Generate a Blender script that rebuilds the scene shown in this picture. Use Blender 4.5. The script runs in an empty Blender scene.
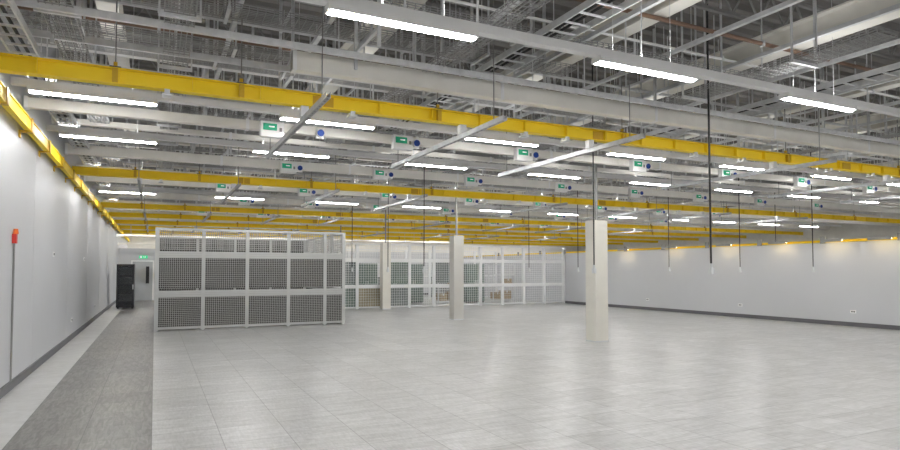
import bpy, math, random
from mathutils import Vector
random.seed(4)
S=bpy.context.scene
COL=S.collection
try:
    S.view_settings.view_transform='Standard'
    S.view_settings.look='None'
except Exception: pass

# ---------------- materials ----------------
def mat(name,col,rough=0.5,metal=0.0,var=0.06,scale=3.0,emit=None,estr=0,alpha=1.0,bump=0.0,spec=0.5):
    m=bpy.data.materials.new(name); m.use_nodes=True
    nt=m.node_tree; b=nt.nodes['Principled BSDF']
    b.inputs['Roughness'].default_value=rough; b.inputs['Metallic'].default_value=metal
    b.inputs['Specular IOR Level'].default_value=spec
    tc=nt.nodes.new('ShaderNodeTexCoord'); n=nt.nodes.new('ShaderNodeTexNoise')
    n.inputs['Scale'].default_value=scale; n.inputs['Detail'].default_value=4
    nt.links.new(tc.outputs['Object'],n.inputs['Vector'])
    r=nt.nodes.new('ShaderNodeValToRGB')
    r.color_ramp.elements[0].position=0.3; r.color_ramp.elements[1].position=0.7
    r.color_ramp.elements[0].color=(*[max(0,c*(1-var)) for c in col],1)
    r.color_ramp.elements[1].color=(*[min(1,c*(1+var)) for c in col],1)
    nt.links.new(n.outputs['Fac'],r.inputs['Fac']); nt.links.new(r.outputs['Color'],b.inputs['Base Color'])
    if emit: 
        b.inputs['Emission Color'].default_value=(*emit,1); b.inputs['Emission Strength'].default_value=estr
    if alpha<1: b.inputs['Alpha'].default_value=alpha
    return m
def floormat(name,c1,c2,mort,rough,stretch,lo=.74,scale=2.2,spec=.5,lo2=None):
    m=bpy.data.materials.new(name); m.use_nodes=True
    nt=m.node_tree; b=nt.nodes['Principled BSDF']; L=nt.links.new
    b.inputs['Roughness'].default_value=rough; b.inputs['Specular IOR Level'].default_value=spec
    tc=nt.nodes.new('ShaderNodeTexCoord')
    br=nt.nodes.new('ShaderNodeTexBrick'); br.offset=0; br.squash=1
    br.inputs['Scale'].default_value=1; br.inputs['Brick Width'].default_value=.6; br.inputs['Row Height'].default_value=.6
    br.inputs['Mortar Size'].default_value=.0045; br.inputs['Mortar Smooth'].default_value=.1
    br.inputs['Color1'].default_value=(*c1,1); br.inputs['Color2'].default_value=(*c2,1); br.inputs['Mortar'].default_value=(*mort,1)
    L(tc.outputs['Object'],br.inputs['Vector'])
    def noise(st,sc,lo_,p0,p1,dist=1.2,det=8):
        mp=nt.nodes.new('ShaderNodeMapping'); mp.inputs['Scale'].default_value=st
        L(tc.outputs['Object'],mp.inputs['Vector'])
        n=nt.nodes.new('ShaderNodeTexNoise'); n.inputs['Scale'].default_value=sc; n.inputs['Detail'].default_value=det; n.inputs['Roughness'].default_value=.65
        n.inputs['Distortion'].default_value=dist
        L(mp.outputs['Vector'],n.inputs['Vector'])
        r=nt.nodes.new('ShaderNodeValToRGB'); r.color_ramp.elements[0].position=p0; r.color_ramp.elements[1].position=p1
        r.color_ramp.elements[0].color=(lo_,lo_,lo_*.99,1); r.color_ramp.elements[1].color=(1,1,1,1)
        L(n.outputs['Fac'],r.inputs['Fac']); return r.outputs['Color']
    def mul(a,c):
        mx=nt.nodes.new('ShaderNodeMix'); mx.data_type='RGBA'; mx.blend_type='MULTIPLY'; mx.inputs[0].default_value=1
        L(a,mx.inputs[6]); L(c,mx.inputs[7]); return mx.outputs[2]
    o=mul(br.outputs['Color'],noise(stretch,scale,lo,.38,.62))
    o=mul(o,noise((stretch[1],stretch[0],1),scale*4,lo2 or (1-(1-lo)*.7),.4,.6,.6))
    L(o,b.inputs['Base Color'])
    return m
M={}
M['floor']=floormat('floor_tile_vinyl',(.565,.565,.56),(.485,.485,.48),(.29,.29,.285),.33,(1,5,1),.76,2.0,.45)
M['strip']=floormat('floor_dark_vinyl',(.245,.235,.222),(.195,.19,.18),(.11,.11,.105),.40,(8,1.2,1),.55,2.4,.42,.85)
M['edge']=floormat('floor_edge_vinyl',(.56,.56,.55),(.54,.54,.53),(.45,.45,.45),.42,(1,1,1),.9)
M['wall']=mat('wall_paint',(.61,.62,.64),.48,var=.02,scale=.7)
M['base']=mat('baseboard_grey',(.13,.13,.14),.5)
M['deck']=mat('roof_deck_steel',(.22,.21,.20),.6,.0,var=.15,scale=1.2)
M['cream']=mat('cream_steel_paint',(.86,.84,.78),.6,var=.04,spec=.3)
M['white']=mat('white_enamel',(.88,.88,.87),.4,var=.03)
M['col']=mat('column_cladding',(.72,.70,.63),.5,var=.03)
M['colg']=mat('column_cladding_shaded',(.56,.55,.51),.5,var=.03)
M['grey']=mat('galvanised_steel',(.72,.73,.74),.4,.2,var=.10,scale=8)
M['joist']=mat('joist_steel_paint',(.34,.34,.33),.5,.1,var=.10,scale=8)
M['strut']=mat('slotted_strut_steel',(.46,.47,.48),.45,.3,var=.12,scale=8)
M['slot']=mat('strut_slot_shadow_grey',(.22,.22,.22),.5,.2,var=.1)
M['mgrey']=mat('grey_steel_paint',(.28,.28,.27),.6,.0,var=.12)
M['dgrey']=mat('dark_steel',(.10,.10,.10),.5,.2,var=.1)
M['wire']=mat('wire_steel',(.42,.42,.42),.5,.2,var=.1)
M['yellow']=mat('crane_yellow_paint',(1.0,.72,.02),.5,var=.02,spec=.4)
M['dyellow']=mat('bracket_yellow_paint',(.62,.38,.015),.5,var=.1)
M['black']=mat('black_rubber',(.015,.015,.016),.5)
M['blackm']=mat('black_metal',(.02,.02,.022),.3,.2)
M['green']=mat('green_label',(.03,.50,.27),.5)
M['blue']=mat('blue_plastic',(.015,.06,.32),.4)
M['orange']=mat('orange_plastic',(.85,.18,.02),.4)
M['red']=mat('red_plastic',(.6,.03,.02),.4)
M['rust']=mat('red_brown_pipe',(.2,.12,.08),.5,var=.2)
M['cage']=mat('cage_grey_paint',(.47,.48,.47),.45,var=.03)
M['cagemesh']=mat('cage_mesh_wire',(.38,.38,.37),.5,var=.03)
M['cagew']=mat('partition_white_paint',(.80,.81,.81),.45,var=.03)
M['meshdark']=mat('dark_backing_panel',(.03,.029,.024),.6,var=.15)
M['teal']=mat('grey_green_board',(.17,.22,.19),.6,var=.15)
M['slate']=mat('blue_grey_board',(.19,.215,.21),.6,var=.15)
M['tan']=mat('yellowish_board',(.34,.30,.20),.6,var=.15)
M['cabg']=mat('green_grey_cabinet_paint',(.15,.20,.175),.5,var=.1)
M['pale']=mat('pale_board',(.62,.64,.64),.6,var=.05)
M['cardboard']=mat('cardboard',(.36,.27,.16),.7)
M['door']=mat('door_grey',(.42,.44,.45),.5)
M['lamp']=mat('led_diffuser',(.9,.9,.9),.4,emit=(1,.99,.985),estr=88)
M['lampw']=mat('warm_lamp_lens',(.9,.8,.5),.4,emit=(1,.78,.42),estr=16)
M['exitg']=mat('exit_sign_green',(.02,.5,.22),.4,emit=(.02,.6,.25),estr=.6)
M['whites']=mat('white_symbol',(.9,.9,.9),.5,emit=(.9,.9,.9),estr=.6)
g=bpy.data.materials.new('tinted_glass'); g.use_nodes=True
b=g.node_tree.nodes['Principled BSDF']; b.inputs['Base Color'].default_value=(.05,.055,.06,1); b.inputs['Roughness'].default_value=.03; b.inputs['Alpha'].default_value=.5
M['glass']=g

# ---------------- mesh builder ----------------
class MB:
    def __init__(s): s.v=[]; s.f=[]
    def box(s,x0,x1,y0,y1,z0,z1):
        i=len(s.v)
        s.v+=[(x0,y0,z0),(x1,y0,z0),(x1,y1,z0),(x0,y1,z0),(x0,y0,z1),(x1,y0,z1),(x1,y1,z1),(x0,y1,z1)]
        s.f+=[(i,i+3,i+2,i+1),(i+4,i+5,i+6,i+7),(i,i+1,i+5,i+4),(i+1,i+2,i+6,i+5),(i+2,i+3,i+7,i+6),(i+3,i,i+4,i+7)]
        return s
    def cyl(s,p0,p1,r,n=8,r1=None):
        p0=Vector(p0);p1=Vector(p1); d=(p1-p0).normalized(); r1=r if r1 is None else r1
        a=d.orthogonal().normalized(); c=d.cross(a); i=len(s.v)
        for p,rr in((p0,r),(p1,r1)):
            for k in range(n):
                t=2*math.pi*k/n; s.v.append(tuple(p+rr*(a*math.cos(t)+c*math.sin(t))))
        for k in range(n):
            k2=(k+1)%n; s.f.append((i+k,i+k2,i+n+k2,i+n+k))
        s.f.append(tuple(i+k for k in reversed(range(n)))); s.f.append(tuple(i+n+k for k in range(n)))
        return s
    def bar(s,p0,p1,w):
        return s.cyl(p0,p1,w*.7,4)
    def ibeam(s,axis,a0,a1,c,zc,h,w,t):
        def bx(c0,c1,z0,z1):
            if axis=='x': s.box(a0,a1,c0,c1,z0,z1)
            else: s.box(c0,c1,a0,a1,z0,z1)
        bx(c-w/2,c+w/2,zc+h/2-t,zc+h/2); bx(c-w/2,c+w/2,zc-h/2,zc-h/2+t); bx(c-t/2,c+t/2,zc-h/2+t,zc+h/2-t)
        return s
    def mesh(s,name):
        m=bpy.data.meshes.new(name); m.from_pydata(s.v,[],s.f); m.update(); return m
def ob(name,mesh,m,loc=(0,0,0),parent=None,bev=0):
    if isinstance(mesh,MB): mesh=mesh.mesh(name)
    if m and not mesh.materials: mesh.materials.append(M[m])
    o=bpy.data.objects.new(name,mesh); o.location=loc; COL.objects.link(o)
    if parent: o.parent=parent
    if bev:
        md=o.modifiers.new('bevel','BEVEL'); md.width=bev; md.segments=2
    return o
def root(name,loc,label,cat,group=None):
    e=bpy.data.objects.new(name,None); e.empty_display_size=.1; e.location=loc; COL.objects.link(e)
    tag(e,label,cat,group); return e
def tag(o,label,cat,group=None):
    o["label"]=label; o["category"]=cat
    if group: o["group"]=group
    return o
def struct(o): o["kind"]="structure"; return o
def copy_thing(r,loc,label=None):
    n=r.copy(); n.location=loc; COL.objects.link(n)
    if label: n["label"]=label
    for c in r.children:
        cc=c.copy(); cc.parent=n; COL.objects.link(cc)
        for d in c.children:
            dd=d.copy(); dd.parent=cc; COL.objects.link(dd)
    return n

LX=-1.72; RX=17.9; FX=37.0; BY=-5.0; FY=47.0; DZ=6.0; XE=36
# ---------------- shell ----------------
struct(ob('floor',MB().box(0,FX,BY,FY,-.1,0),'floor'))
struct(ob('floor_walkway',MB().box(-1.2,0,BY,FY,-.1,.0),'strip'))
struct(ob('floor_edge',MB().box(LX,-1.2,BY,FY,-.1,.0),'edge'))
struct(ob('wall_left',MB().box(LX-.2,LX,BY,FY,0,DZ),'wall'))
struct(ob('wall_right',MB().box(RX,RX+.15,BY,36.0,0,2.42),'wall'))
struct(ob('wall_back',MB().box(LX,FX,BY-.2,BY,0,DZ),'wall'))
struct(ob('wall_far',MB().box(LX,FX,FY,FY+.2,0,DZ),'cream'))
struct(ob('wall_side',MB().box(FX,FX+.2,BY,FY,0,DZ),'cream'))
struct(ob('wall_end',MB().box(LX,RX,36,36.15,0,2.75),'wall'))
struct(ob('baseboard_left',MB().box(LX,LX+.025,BY,36,0,.12),'base'))
struct(ob('baseboard_right',MB().box(RX-.025,RX,BY,24,0,.12),'base'))
struct(ob('baseboard_end',MB().box(.7,RX,35.975,36,0,.12),'base'))
mb=MB(); y=BY; prof=[]
while y<FY:
    prof+=[(y,0),(y+.16,0),(y+.2,.08),(y+.3,.08)]; y+=.34
for (yy,z) in prof:
    mb.v+=[(LX-.2,yy,DZ+z),(FX,yy,DZ+z)]
for i in range(len(prof)-1): mb.f.append((2*i,2*i+1,2*i+3,2*i+2))
struct(ob('ceiling',mb,'deck'))
for i,y in enumerate([3,7.2,11.4,15.6,19.8,24,28.2,32.4]):
    struct(ob('trim_%d'%(i+1),MB().box(LX,LX+.002,y,y+.006,.12,3.5),'pale'))

# ---------------- primary roof steel ----------------
for x in [-.6,2.9,6.0,8.8,12.2,15.6,19,23,27,31,35]:
    o=ob('roof_beam',MB().ibeam('y',BY,FY,x,5.18,.38,.26,.03),'cream')
    tag(o,'long cream painted steel roof beam under the deck','beam','cream roof beams')
jm=MB(); jm.box(LX,FX,-.03,.03,.47,.52).box(LX,FX,-.03,.03,0,.05)
x=LX; 
while x<FX-.6:
    jm.bar((x,0,.03),(x+.3,0,.49),.025).bar((x+.3,0,.49),(x+.6,0,.03),.025); x+=.6
jmm=jm.mesh('roof_joist')
for k in range(19):
    o=ob('roof_joist',jmm,'joist',(0,1.5+k*2.4,5.48)); tag(o,'galvanised lattice steel joist with zigzag web','joist','lattice roof joists')

# ---------------- columns ----------------
def colmesh(): return MB().box(-.175,.175,-.17,.17,0,2.72).mesh('column_cladding')
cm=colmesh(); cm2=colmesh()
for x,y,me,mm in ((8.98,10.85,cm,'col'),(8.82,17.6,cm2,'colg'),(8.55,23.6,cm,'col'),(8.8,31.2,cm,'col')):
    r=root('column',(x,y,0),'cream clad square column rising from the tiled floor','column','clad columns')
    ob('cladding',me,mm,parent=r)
    ob('steel_stanchion',MB().box(-.025,.025,-.025,.025,2.7,5.0),'mgrey',parent=r)
    ob('plinth',MB().box(-.185,.185,-.18,.18,0,.03),'pale',parent=r)

# ---------------- yellow crane beams ----------------
rodm={}
def rod(h,r=.006):
    key=(round(h,2),r)
    if key not in rodm: rodm[key]=MB().cyl((0,0,0),(0,0,h),r,6).mesh('hanger_rod')
    return rodm[key]
bm=MB().box(-.03,.03,-.075,-.02,-.085,.085).box(-.02,.02,-.02,.02,.1,.17).mesh('bracket')
bp=MB().box(-.06,.06,-.05,.05,.098,.118).mesh('hanger_plate')
cl=MB().box(-.03,.03,-.07,-.03,-.16,-.10).box(-.03,.03,.03,.07,-.16,-.10).box(-.05,.05,-.08,.08,-.175,-.155).mesh('beam_clamp')
jp=MB().box(-.14,.14,-.018,-.006,-.07,.07).mesh('splice_plate')
for y in [8,16,24,28,32,36,40,44]:
    r=root('crane_beam',(0,y,3.86),'yellow painted steel crane rail beam spanning the hall','beam','yellow crane beams')
    yb=MB().ibeam('x',LX,XE,0,.0,.185,.14,.014)
    x=LX+.5
    while x<XE: yb.box(x,x+.012,-.066,.066,-.085,.085); x+=.8
    ob('beam',yb,'yellow',parent=r)
    for x in [-.45,.95,3.7,7.2,11.5,15.5,19.5,23.5,27.5]:
        ob('bracket',bm,'dyellow',(x,0,0),r); ob('hanger_plate',bp,'dgrey',(x,0,-.006),r)
        ob('hanger_rod',rod(1.98,.008),'mgrey',(x,0,.16),r)
    if y<30:
        for x in (.1,2.4,5.2,6.0,8.9,10.2,12.9,14.4,17,19): ob('beam_clamp',cl,'grey',(x,0,.01),r)
        for x in (2.0,6.7,13.5,18.4): ob('splice_plate',jp,'dyellow',(x,0,0),r)
r=root('runway_beam',(LX+.10,0,3.62),'flat-sided yellow runway beam bolted along the white wall','beam')
ob('beam',MB().box(-.03,.03,BY,FY,-.085,.085).box(.03,.045,BY,FY,.07,.085).box(.03,.045,BY,FY,-.085,-.07),'yellow',parent=r)
bk=MB().box(-.10,.06,-.05,.05,-.105,-.085).box(-.10,-.085,-.05,.05,-.18,-.085).box(.045,.06,-.05,.05,-.105,.095).mesh('bracket')
for k in range(25): ob('bracket',bk,'dyellow',(0,.5+k*1.6,0),r)
bb=MB().box(-.04,.05,-.06,.06,.085,.15).mesh('end_plate')
for y in (8,16,24,32): ob('end_plate',bb,'grey',(0,y,0),r)
r=root('runway_beam',(RX-.0,0,2.455),'yellow rail capping the low white wall','beam')
ob('beam',MB().ibeam('y',BY,36,0,0,.07,.1,.012),'yellow',parent=r)
bk2=MB().box(-.06,-.03,-.08,.08,-.06,.14).mesh('bracket')
for k in range(14): ob('bracket',bk2,'mgrey',(0,5+k*2.1,0),r)

# ---------------- luminaires ----------------
ROWS=[-2.6,1.4,5.3,9.4,12.25,16.6,20.5,24.6,28.5,32.6,36.6,40.6,44.6]
r0=root('linear_luminaire',(1.35,5.3,3.955),'white linear light fitting with glowing diffuser below lighting track','light fitting','linear light fittings')
ob('body',MB().box(0,1.52,-.068,.068,-.02,.035).box(0,.02,-.068,.068,-.035,.0).box(1.5,1.52,-.068,.068,-.035,0),'white',parent=r0)
ob('reflector',MB().box(.0,1.52,-.074,-.068,-.03,.035).box(.0,1.52,.068,.074,-.03,.035),'white',parent=r0)
ob('diffuser',MB().box(.02,1.5,-.03,.03,-.045,-.02),'lamp',parent=r0)
for xx in (.3,1.2): ob('suspension_rod',rod(2.02,.004),'grey',(xx,.062,.03),r0)
al=bpy.data.lights.new('added_roof_fill','AREA'); al.shape='RECTANGLE'; al.size=1.48; al.size_y=.05; al.energy=8.5; al.color=(1,.99,.98)  # unseen fill lamp added above each fitting to brighten the roof
ao=bpy.data.objects.new('added_roof_fill',al); ao.parent=r0; ao.location=(.76,0,.14); ao.rotation_euler=(math.pi,0,0); COL.objects.link(ao)
X0=-1.52
for j,y in enumerate(ROWS):
    t=root('lighting_track',(0,y,4.03),'white steel lighting track hung on thin rods','lighting track','lighting tracks')
    xe=34 if y>4 else 18
    ob('rail',MB().box(LX+.02,xe,-.05,.05,-.04,.05),'white',parent=t)
    x=LX+.4
    while x<xe:
        ob('hanger_rod',rod(1.95,.008),'grey',(x,0,.04),t); x+=3.2
    if y==5.3:
        for x in (-1.4,4.4,7.6,11.0,14.2,17.4): copy_thing(r0,(x,y,3.955))
        continue
    x=X0
    while x<xe-1.5:
        copy_thing(r0,(x,y,3.955)); x+=3.2
r0.location=(1.35,5.3,3.955)

# ---------------- busbar / cable trunking ----------------
bands={}
def trunk(x0,x1,y,z,h,w,label='cream cable trunking running across under the roof'):
    r=root('cable_trunking',(0,y,z),label,'trunking','overhead cable trunking')
    ob('duct',MB().box(x0,x1,-w/2,w/2,-h/2,h/2),'cream',parent=r,bev=.008)
    if (h,w) not in bands: bands[(h,w)]=MB().box(0,.05,-w/2-.01,w/2+.01,-h/2-.01,h/2+.01).mesh('joint_band')
    x=x0
    while x<min(x1,28): ob('joint_band',bands[(h,w)],'white',(x,0,0),r); x+=3.0
    x=x0+.6
    while x<min(x1,28):
        ob('hanger_rod',rod(DZ-z-h/2+.02,.006),'grey',(x,0,h/2-.02),r); x+=3.0
trunk(1.5,XE,7.6,4.22,.24,.14)
for (y,z,h) in ((10.3,3.98,.15),(12.0,4.75,.14),(12.8,4.3,.1),(14.6,4.1,.2),(16.2,4.75,.14),(18.3,4.0,.15),(19.8,4.75,.2),(22.4,4.1,.2),(26.4,4.0,.15),(30.4,4.0,.2),(34.3,4.0,.2),(38.6,4.0,.2)):
    trunk(-1.7,XE,y,z,h,.12)
for (y,z,x1) in ((33.4,3.3,17),(34.9,2.95,17)): trunk(-1.7,x1,y,z,.1,.1)
for (y,z) in ((6.35,4.5),(7.25,4.3),(8.3,4.35),(9.0,4.25),(10.8,4.1),(11.25,4.25),(13.4,4.3),(14.1,4.45),(15.3,4.2),(17.4,4.15),(18.8,4.1),(19.4,4.2),(21.3,4.2),(23.2,4.1),(25.3,4.15),(28,4.15),(33.5,4.1),(35.5,4.1),(38,4.1)):
    r=root('strut_rail',(0,y,z),'long bright galvanised strut rail hung across the hall','strut','cross strut rails')
    ob('channel',MB().box(LX,34,-.021,.021,-.05,-.045).box(LX,34,-.021,-.017,-.045,.03).box(LX,34,.017,.021,-.045,.03),'grey',parent=r)
    x=0.2
    while x<28: ob('hanger_rod',rod(DZ-z+.02,.01),'grey',(x,0,-.02),r); x+=2.8
W_='white plastic conduit under the roof'; G_='galvanised conduit pipe under the roof'; R_='red-brown sprinkler pipe under the roof deck'
for (y,z,r,mm,l) in ((5.9,4.94,.03,'rust',R_),(9.2,4.94,.035,'rust',R_),(6.6,4.93,.02,'white',W_),(7.2,4.93,.02,'white',W_),(8.0,4.55,.016,'white',W_),(8.45,4.93,.03,'grey',G_),(10.55,4.93,.03,'white',W_),
      (12.6,4.93,.03,'grey',G_),(13.0,4.9,.02,'white',W_),(14.9,4.93,.03,'grey',G_),(16.4,4.6,.03,'white',W_),(18.9,4.6,.03,'grey',G_),(19.3,4.93,.03,'rust',R_),
      (21.8,4.6,.04,'white',W_),(24.9,4.5,.04,'white',W_),(29.3,4.5,.05,'white',W_)):
    m=MB().cyl((LX,y,z),(34,y,z),r,8)
    r_=root('overhead_pipe',(0,0,0),l,'pipe','overhead pipes')
    ob('pipe',m,mm,parent=r_)
    for x in range(0,30,4): 
        ob('pipe_clip',MB().box(x-.02,x+.02,y-r-.01,y+r+.01,z-r-.01,z+r+.01).box(x-.005,x+.005,y-.005,y+.005,z,DZ),'grey',parent=r_)

# goalpost support frames
r0=root('support_frame',(0.6,6.0,0),'galvanised strut goalpost frame bolted to the roof','support frame','strut support frames')
um=MB().box(-.02,.02,-.02,.02,4.2,6.0).mesh('upright'); xm=MB().box(-.02,.02,0,.9,4.4,4.44).mesh('crossbar'); x2=MB().box(-.02,.02,0,.9,5.1,5.14).mesh('crossbar')
for yy in (0,.9): ob('upright',um,'grey',(0,yy,0),r0)
ob('crossbar',xm,'grey',parent=r0); ob('crossbar',x2,'grey',parent=r0)
k=0
for y in (8.15,11.05,13.45,14.95,18.8,22.6,26.6):
    for x in (-1.1,.5,1.5,3.3,5.7,8.0,9.7,11.2,13.0,15.2,17.8,20.5):
        if y<9 and x in (.5,9.7): continue
        copy_thing(r0,(x+.12*(k%3),y,0)); k+=1
r0.location=(2.3,6.6,0)

# tap off boxes
r0=root('tap_off_box',(1.7,10.18,3.93),'white electrical tap-off box with green label on trunking','electrical box','tap-off boxes')
ob('box',MB().box(-.19,.19,-.06,.06,-.13,.13),'white',parent=r0,bev=.01)
ob('green_label',MB().box(-.15,.07,-.066,-.06,-.02,.09),'green',parent=r0)
ob('white_symbol',MB().box(-.06,.03,-.069,-.066,.03,.05),'whites',parent=r0)
ob('breaker_window',MB().box(.11,.15,-.072,-.06,-.03,.03),'mgrey',parent=r0)
s0=root('socket_outlet',(2.5,10.18,3.94),'round blue industrial socket outlet with hinged lid','socket','blue industrial sockets')
ob('housing',MB().cyl((0,.06,0),(0,-.04,0),.07,14).box(-.065,.065,.0,.06,-.085,.085),'white',parent=s0)
ob('lid',MB().cyl((0,-.04,0),(0,-.06,0),.058,14),'blue',parent=s0)
first=True
for y,z in ((10.18,3.91),(18.18,3.94),(26.28,3.94),(14.48,4.02),(22.28,4.02)):
    for i,x in enumerate([1.7,4.0,6.6,9.6,12.4,15.2,18.2,21.4]):
        if y in(14.48,22.28): x+=1.1
        sx=x+(.8 if (i==0 and y<11) else .27)
        if first: first=False; s0.location=(sx,10.18,3.93); r0.location=(1.7,10.18,3.91)
        else:
            copy_thing(r0,(x,y,z)); copy_thing(s0,(sx,y,z+.01))

# ---------------- struts ----------------
def strut_root(L):
    r=root('strut_channel',(0,0,0),'galvanised slotted strut channel hung under crane beam','strut','hanging strut channels')
    m=MB().box(-.027,-.022,0,L,-.035,.035).box(.022,.027,0,L,-.035,.035).box(-.022,.022,0,L,-.035,-.03)
    nf=len(m.f); y=0
    while y<L-.1: m.box(-.008,.008,y+.03,y+.07,-.0365,-.035); y+=.12
    me=m.mesh('channel'); me.materials.append(M['strut']); me.materials.append(M['slot'])
    for i,p in enumerate(me.polygons): p.material_index=0 if i<nf else 1
    ob('channel',me,None,parent=r)
    ob('clamp',MB().box(-.05,.05,-.05,.05,.035,.17).mesh('clamp'),'grey',(0,1.25,0),r)
    ob('hanger_rod',rod(2.4,.007),'mgrey',(0,L-.3,.0),r); ob('hanger_rod',rod(2.4,.007),'mgrey',(0,.3,.0),r)
    return r
s=strut_root(4.2); s.location=(1.75,6.75,3.6)
for by in (8,16,24,32):
    for x in ([-.35] if by>8 else [])+[1.75,4.1,6.5,11.1,15.0,18.2,22.4]:
        if by==8 and x==1.75: continue
        copy_thing(s,(x,by-1.25,3.6))

# ---------------- baskets / ladders ----------------
def basket(axis,a0,a1,c,z,w=.3,h=.06,pitch=.1,r=.0045):
    m=MB(); d=r*2
    n=int(w/.05)
    for i in range(n+1):
        o=-w/2+w*i/n
        if axis=='x': m.box(a0,a1,c+o-r,c+o+r,z,z+d)
        else: m.box(c+o-r,c+o+r,a0,a1,z,z+d)
    for sgn in (-1,1):
        for zz in (z+h/2,z+h):
            o=sgn*w/2
            if axis=='x': m.box(a0,a1,c+o-r,c+o+r,zz,zz+d)
            else: m.box(c+o-r,c+o+r,a0,a1,zz,zz+d)
    a=a0
    while a<a1:
        for (p,q,z0,z1) in((-w/2,w/2,z,z+d),(-w/2-r,-w/2+r,z,z+h),(w/2-r,w/2+r,z,z+h)):
            if axis=='x': m.box(a-r,a+r,c+p,c+q,z0,z1)
            else: m.box(c+p,c+q,a-r,a+r,z0,z1)
        a+=pitch
    r_=root('cable_basket',(0,0,0),'steel wire mesh cable basket tray hung from roof','cable tray','wire cable baskets')
    ob('basket',m,'wire',parent=r_)
    tr=MB()
    hw=w/2+.06
    if axis=='x':
        tr.box(-.02,.02,-hw,hw,-.04,0).box(-.012,.012,-hw,-hw+.02,0,DZ-z).box(-.012,.012,hw-.02,hw,0,DZ-z)
    else:
        tr.box(-hw,hw,-.02,.02,-.04,0).box(-hw,-hw+.02,-.012,.012,0,DZ-z).box(hw-.02,hw,-.012,.012,0,DZ-z)
    tm=tr.mesh('trapeze_hanger')
    a=a0+.5+random.random()*.6
    while a<a1:
        ob('trapeze_hanger',tm,'grey',(a,c,z) if axis=='x' else (c,a,z),r_); a+=1.8
for (y,z,x0,x1,w) in ((6.9,4.78,-1.6,9,.4),(7.9,4.8,-1.6,6,.4),(8.72,4.62,-1.6,22,.3),(9.9,4.82,-1.6,12,.5),(10.9,4.6,-1.6,12,.4),(11.6,4.4,-1.6,24,.3),(13.75,4.6,-1.6,24,.4),(15.8,4.5,-1.6,24,.3),(17.75,4.45,-1.6,24,.3),(20.2,4.5,-1.6,24,.3),(22.9,4.5,-1.6,24,.4),(27.2,4.4,-1.6,24,.4),(31.5,4.3,-1.6,24,.4)):
    basket('x',x0,x1,y,z,w)
for (x,z,y0,y1,w) in ((-.95,4.30,5,30,.3),(.2,4.30,4.5,20,.3),(3.4,4.32,3,24,.3),(7.6,4.32,4,24,.4),(13.4,4.32,3,24,.3),(18.9,4.32,3,30,.4)):
    basket('y',y0,y1,x,z,w)
def ladder(x,z,y0,y1,w=.4):
    m=MB().box(-w/2-.02,-w/2,y0,y1,0,.09).box(w/2,w/2+.02,y0,y1,0,.09)
    y=y0
    while y<y1: m.box(-w/2,w/2,y,y+.03,.01,.03); y+=.3
    r_=root('cable_ladder',(x,0,z),'galvanised steel cable ladder running beneath roof beams','cable ladder','cable ladders')
    ob('ladder_frame',m,'grey',parent=r_)
    for k in range(2):
        ob('cable',MB().cyl((-w/4+k*.09,y0,.05),(-w/4+k*.09,y1,.05),.018,6),'black',parent=r_)
    y=y0+.5
    while y<y1:
        ob('hanger_rod',rod(DZ-z-.05,.006),'grey',(0,y,.05),r_); y+=3
for x in (4.7,10.3,16.6,21.6): ladder(x,4.66,3,44)
ladder(-1.4,4.1,3,36,.25)
for (x,z) in ((.9,4.9),(2.0,4.85),(3.9,4.85),(5.4,4.85),(7.0,4.9),(8.2,4.85),(9.6,4.9),(11.4,4.9),(12.9,4.85),(14.4,4.9),(17.4,4.9),(20.3,4.9),(24.5,4.9)):
    r_=root('ceiling_channel',(0,0,0),'long grey steel support channel under roof','channel','overhead steel channels')
    ob('channel',MB().box(x-.03,x+.03,2,44,z-.03,z+.03),'grey' ,parent=r_)
    for y in range(3,40,5): ob('hanger_rod',rod(DZ-z,.008),'grey',(x,y,z),r_)

# ---------------- hanging black drops ----------------
def fromd(px,d):
    th=math.radians(26); u=(px-450)*d/605
    return d*math.sin(th)+u*math.cos(th), d*math.cos(th)-u*math.sin(th)
for (px,d,r) in ((711,9,.015),(594,11.5,.012),(424,15,.012),(740,19,.013),(813,17,.013),(669,20,.013),(529,24,.012),(352,22,.013),(388,19,.012),(578,21,.012),(776,24,.012)):
    X,Y=fromd(px,d); zb=1.65
    r_=root('power_drop_cable',(X,Y,zb),'black power cable hanging from roof with pale socket','cable','hanging power drops')
    ob('cable',MB().cyl((0,0,.05),(0,0,DZ-zb),r,8),'black',parent=r_)
    ob('connector',MB().cyl((0,0,-.02),(0,0,.05),.028,10,.018).box(-.03,.03,-.03,.03,-.11,-.02),'pale',parent=r_)

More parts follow.
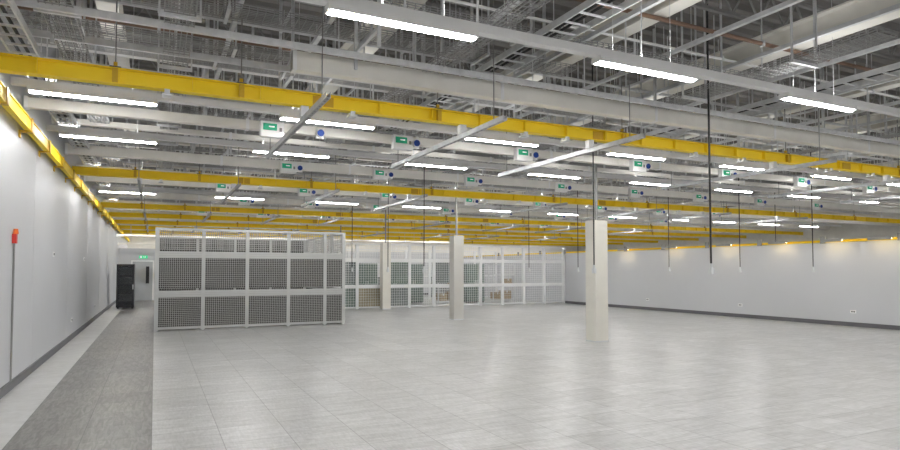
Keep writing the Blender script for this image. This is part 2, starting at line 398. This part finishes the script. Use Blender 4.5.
# ---------------- security cage ----------------
def mesh_panel_mesh(w,h,p=.075,t=.012):
    m=MB()
    n=max(2,round(w/p)); k=max(2,round(h/p))
    for i in range(n+1): x=w*i/n; m.box(x-t/2,x+t/2,-.004,.004,0,h)
    for i in range(k+1): z=h*i/k; m.box(0,w,-.008,.0,z-t/2,z+t/2)
    return m.mesh('mesh_panel')
def fence(name,loc,rot,widths,zs,matn,label=None,cat=None,group=None,backs=None,railh=.05,p=.075,t=.012,bands=(),parent=None,pw=.08,bandh=.1,meshmat=None):
    if parent:
        r=bpy.data.objects.new(name,None); r.empty_display_size=.1; r.location=loc; r.parent=parent; COL.objects.link(r)
    else: r=root(name,loc,label,cat,group)
    r.rotation_euler=(0,0,rot)
    x=0; H=zs[-1]; cache={}; q=pw/2
    pm=MB().box(-q,q,-q,q,0,H).mesh('post')
    ob('post',pm,matn,(0,0,0),r)
    W=sum(widths)
    for i,z in enumerate(zs):
        hh=bandh if i in bands else railh
        ob('rail',MB().box(0,W,-q*.9,q*.9,z-hh if i else z,z if i else z+railh),matn,parent=r)
    for wi,w in enumerate(widths):
        for k in range(len(zs)-1):
            key=(w,k)
            if key not in cache: cache[key]=mesh_panel_mesh(w-pw,zs[k+1]-zs[k]-railh*2,p,t)
            ob('mesh_panel',cache[key],meshmat or matn,(x+q,-q*.8,zs[k]+railh),r)
            if backs and backs(wi,k):
                ob('backing_board',MB().box(.0,w-pw,.01,.02,0,zs[k+1]-zs[k]-railh*2).mesh('backing_board'),backs(wi,k),(x+q,0,zs[k]+railh),r)
        x+=w
        ob('post',pm,matn,(x,0,0),r)
    return r
zs=[.05,1.06,2.1,2.72]
CB=[1.13,1.13,1.13,1.05,.56]
cage=root('security_cage',(.05,17.6,0),'light grey steel mesh security cage with dark lower panels','mesh cage')
fence('front_frame',(0,0,0),0,CB,zs,'cage',backs=lambda w,k:'meshdark' if k<2 else None,bands=(1,2),t=.011,p=.05,parent=cage,pw=.09,bandh=.18,railh=.06,meshmat='cagemesh')
fence('side_frame',(0,.06,0),math.radians(90),[1.2]*4,zs,'cage',backs=lambda w,k:'meshdark' if k<2 else None,bands=(1,),parent=cage,meshmat='cagemesh')
fence('side_frame',(5.0,.06,0),math.radians(90),[1.2]*4,zs,'cage',backs=lambda w,k:'meshdark' if k<2 else None,parent=cage,bands=(1,),meshmat='cagemesh')
fence('rear_frame',(.05,4.9,0),0,[1.22]*4,zs,'cage',parent=cage,backs=lambda w,k:'meshdark',meshmat='cagemesh')
n=11
BKS={(0,0):'slate',(0,1):'teal',(1,0):'teal',(1,1):'slate',(2,0):'tan',(3,1):'teal',(3,0):'slate',(5,1):'slate'}
fence('mesh_partition',(5.15,24.0,0),0,[12.7/n]*n,[.05,1.0,2.08,2.7],'cagew','white steel mesh partition dividing off the rear store','mesh partition',backs=lambda w,k:BKS.get((w,k)),p=.1,t=.009,bands=(1,2),pw=.12,bandh=.14)
fence('mesh_partition',(5.15,30.5,0),0,[12.7/9]*9,[.05,1.3,2.7],'cagew','white mesh partition deeper in the rear store','mesh partition',backs=lambda w,k:{1:'teal',3:'slate',4:'teal',6:'slate'}.get(w) if k==0 else None,p=.14,t=.014,pw=.1)
c0=root('storage_cabinet',(7.0,26.2,0),'green-grey steel storage cabinet with double doors','cabinet','stored cabinets')
ob('body',MB().box(0,1.0,0,.5,.05,1.9),'cabg',parent=c0)
for k in (0,1):
    d_=ob('door',MB().box(.01+.49*k,.48+.49*k+.02*k,-.02,0,.08,1.87),'cabg',parent=c0)
    ob('handle',MB().box(.44+.1*k,.46+.1*k,-.05,-.02,.9,1.1),'grey',parent=d_)
ob('plinth',MB().box(.02,.98,.02,.48,0,.05),'black',parent=c0)
for (x,y) in ((8.1,26.2),(9.6,26.6),(10.9,27.4),(13.9,26.6)): copy_thing(c0,(x,y,0))
def shelf(x,y):
    r_=root('shelving_unit',(x,y,0),'grey steel shelving unit in the rear store','shelving','stored shelving')
    pm=MB().box(0,.04,0,.04,0,1.9).mesh('upright'); sm=MB().box(0,1.3,0,.5,0,.03).mesh('shelf')
    for p in ((0,0),(1.26,0),(0,.46),(1.26,.46)): ob('upright',pm,'pale',(p[0],p[1],0),r_)
    for z in (.1,.75,1.35,1.87): ob('shelf',sm,'pale',(0,0,z),r_)
    for (dx,z,s_) in ((.1,.13,.4),(.6,.13,.5),(.7,.78,.45)):
        bx=root('cardboard_box',(x+dx+s_/2,y+.25,z),'brown cardboard box on a steel shelf','box','stored cardboard boxes')
        ob('carton',MB().box(-s_/2,s_/2,-.2,.2,0,s_*.85),'cardboard',parent=bx)
        ob('tape',MB().box(-.03,.03,-.202,.202,s_*.85-.1,s_*.85+.002),'pale',parent=bx)
shelf(12.2,26.3); shelf(15.4,26.6); shelf(5.5,26.5)

# ---------------- black rack cabinet ----------------
r_=root('rack_cabinet',(-1.42,28.6,0),'black glass-fronted rack cabinet against the white wall','cabinet')
ob('carcass',MB().box(0,.04,0,.9,.05,1.85).box(.62,.66,0,.9,.05,1.85).box(0,.66,0,.9,1.81,1.85).box(0,.66,0,.9,.05,.1).box(0,.66,.86,.9,.05,1.85),'blackm',parent=r_)
dr=ob('door',MB().box(.0,.07,-.03,0,.06,1.85).box(.59,.66,-.03,0,.06,1.85).box(.0,.66,-.03,0,1.76,1.85).box(.0,.66,-.03,0,.06,.16),'blackm',parent=r_)
ob('glass_pane',MB().box(.07,.59,-.02,-.01,.16,1.76),'glass',parent=dr)
ob('handle',MB().box(.60,.63,-.06,-.03,.8,1.0),'grey',parent=dr)
eqm=MB().box(.1,.56,.04,.7,0,.3).mesh('rack_unit')
for z in (.3,.65,1.0,1.4): ob('rack_unit',eqm,'mgrey',(0,0,z),r_)
fm=MB().box(0,.07,0,.07,0,.05).mesh('foot')
for p in ((.03,.03),(.56,.03),(.03,.8),(.56,.8)): ob('foot',fm,'black',(p[0],p[1],0),r_)

# ---------------- end door ----------------
struct(ob('door_1',MB().box(-1.05,-.1,35.93,35.995,0,2.05),'door'))
struct(ob('trim_20',MB().box(-1.12,-1.05,35.92,36,0,2.12).box(-.1,-.03,35.92,36,0,2.12).box(-1.12,-.03,35.92,36,2.05,2.12),'white'))
struct(ob('window_1',MB().box(-.42,-.26,35.915,35.93,.9,1.8),'blackm'))
tag(ob('door_handle',MB().box(-.98,-.94,35.87,35.93,.9,1.15),'grey'),'steel pull handle on the grey door','handle')
r_=root('exit_sign',(-.55,35.96,2.3),'small green and white emergency exit sign above door','sign')
ob('panel',MB().box(-.2,.2,0,.04,-.08,.08),'exitg',parent=r_)
ob('symbol',MB().box(-.15,-.08,-.006,0,-.05,.05).box(-.04,.11,-.006,0,-.01,.01).bar((.12,-.003,0),(.07,-.003,.04),.012).bar((.12,-.003,0),(.07,-.003,-.04),.012),'whites',parent=r_)

# ---------------- left wall fittings ----------------
r_=root('wall_beacon',(LX,9.85,2.05),'orange and red alarm beacon on white wall with conduit','alarm')
ob('back_box',MB().box(0,.05,-.04,.04,-.09,.035),'red',parent=r_)
ob('beacon_dome',MB().cyl((.035,0,.035),(.035,0,.105),.034,12,.025),'orange',parent=r_)
ob('conduit',MB().cyl((.02,.0,-1.93),(.02,0,-.09),.012,8),'mgrey',parent=r_)
for (y,z) in ((16.5,.45),(22.5,.45),(13.5,1.9),(19,1.9)):
    r_=root('wall_socket',(LX,y,z),'small white socket plate on the wall','socket','wall sockets')
    ob('plate',MB().box(0,.012,-.08,.08,-.045,.045),'white',parent=r_)
    ob('outlet',MB().box(.012,.016,-.05,-.01,-.02,.02).box(.012,.016,.01,.05,-.02,.02),'dgrey',parent=r_)
for (y) in (10.5,14.2,18.5):
    r_=root('wall_socket',(RX,y,.42),'small white socket plate on the wall','socket','wall sockets')
    ob('plate',MB().box(-.012,0,-.08,.08,-.045,.045),'white',parent=r_)
    ob('outlet',MB().box(-.016,-.012,-.05,-.01,-.02,.02).box(-.016,-.012,.01,.05,-.02,.02),'dgrey',parent=r_)
r0=root('wall_washer',(RX-.26,9.6,2.46),'slim warm wall light fitting at top of white wall','light fitting','warm wall lights')
ob('housing',MB().box(-.05,.06,-.3,.3,0,.04).box(-.05,-.04,-.3,.3,-.04,0).box(0,.26,-.02,.02,.0,.03),'mgrey',parent=r0)
ob('lens',MB().box(-.03,.03,-.28,.28,-.012,0),'lampw',parent=r0)
for y in (10.9,12.6,14.6,17,19.6): copy_thing(r0,(RX-.26,y,2.46))

# ---------------- world, camera ----------------
w=bpy.data.worlds.new('World'); S.world=w; w.use_nodes=True
w.node_tree.nodes['Background'].inputs[0].default_value=(.9,.95,1,1); w.node_tree.nodes['Background'].inputs[1].default_value=.3
cam=bpy.data.cameras.new('Camera'); co=bpy.data.objects.new('Camera',cam); COL.objects.link(co); S.camera=co
co.location=(0,0,1.6); co.rotation_euler=(math.radians(92.1),0,math.radians(-26))
cam.sensor_width=36; cam.lens=605/900*36; cam.shift_y=23/900; cam.clip_end=200
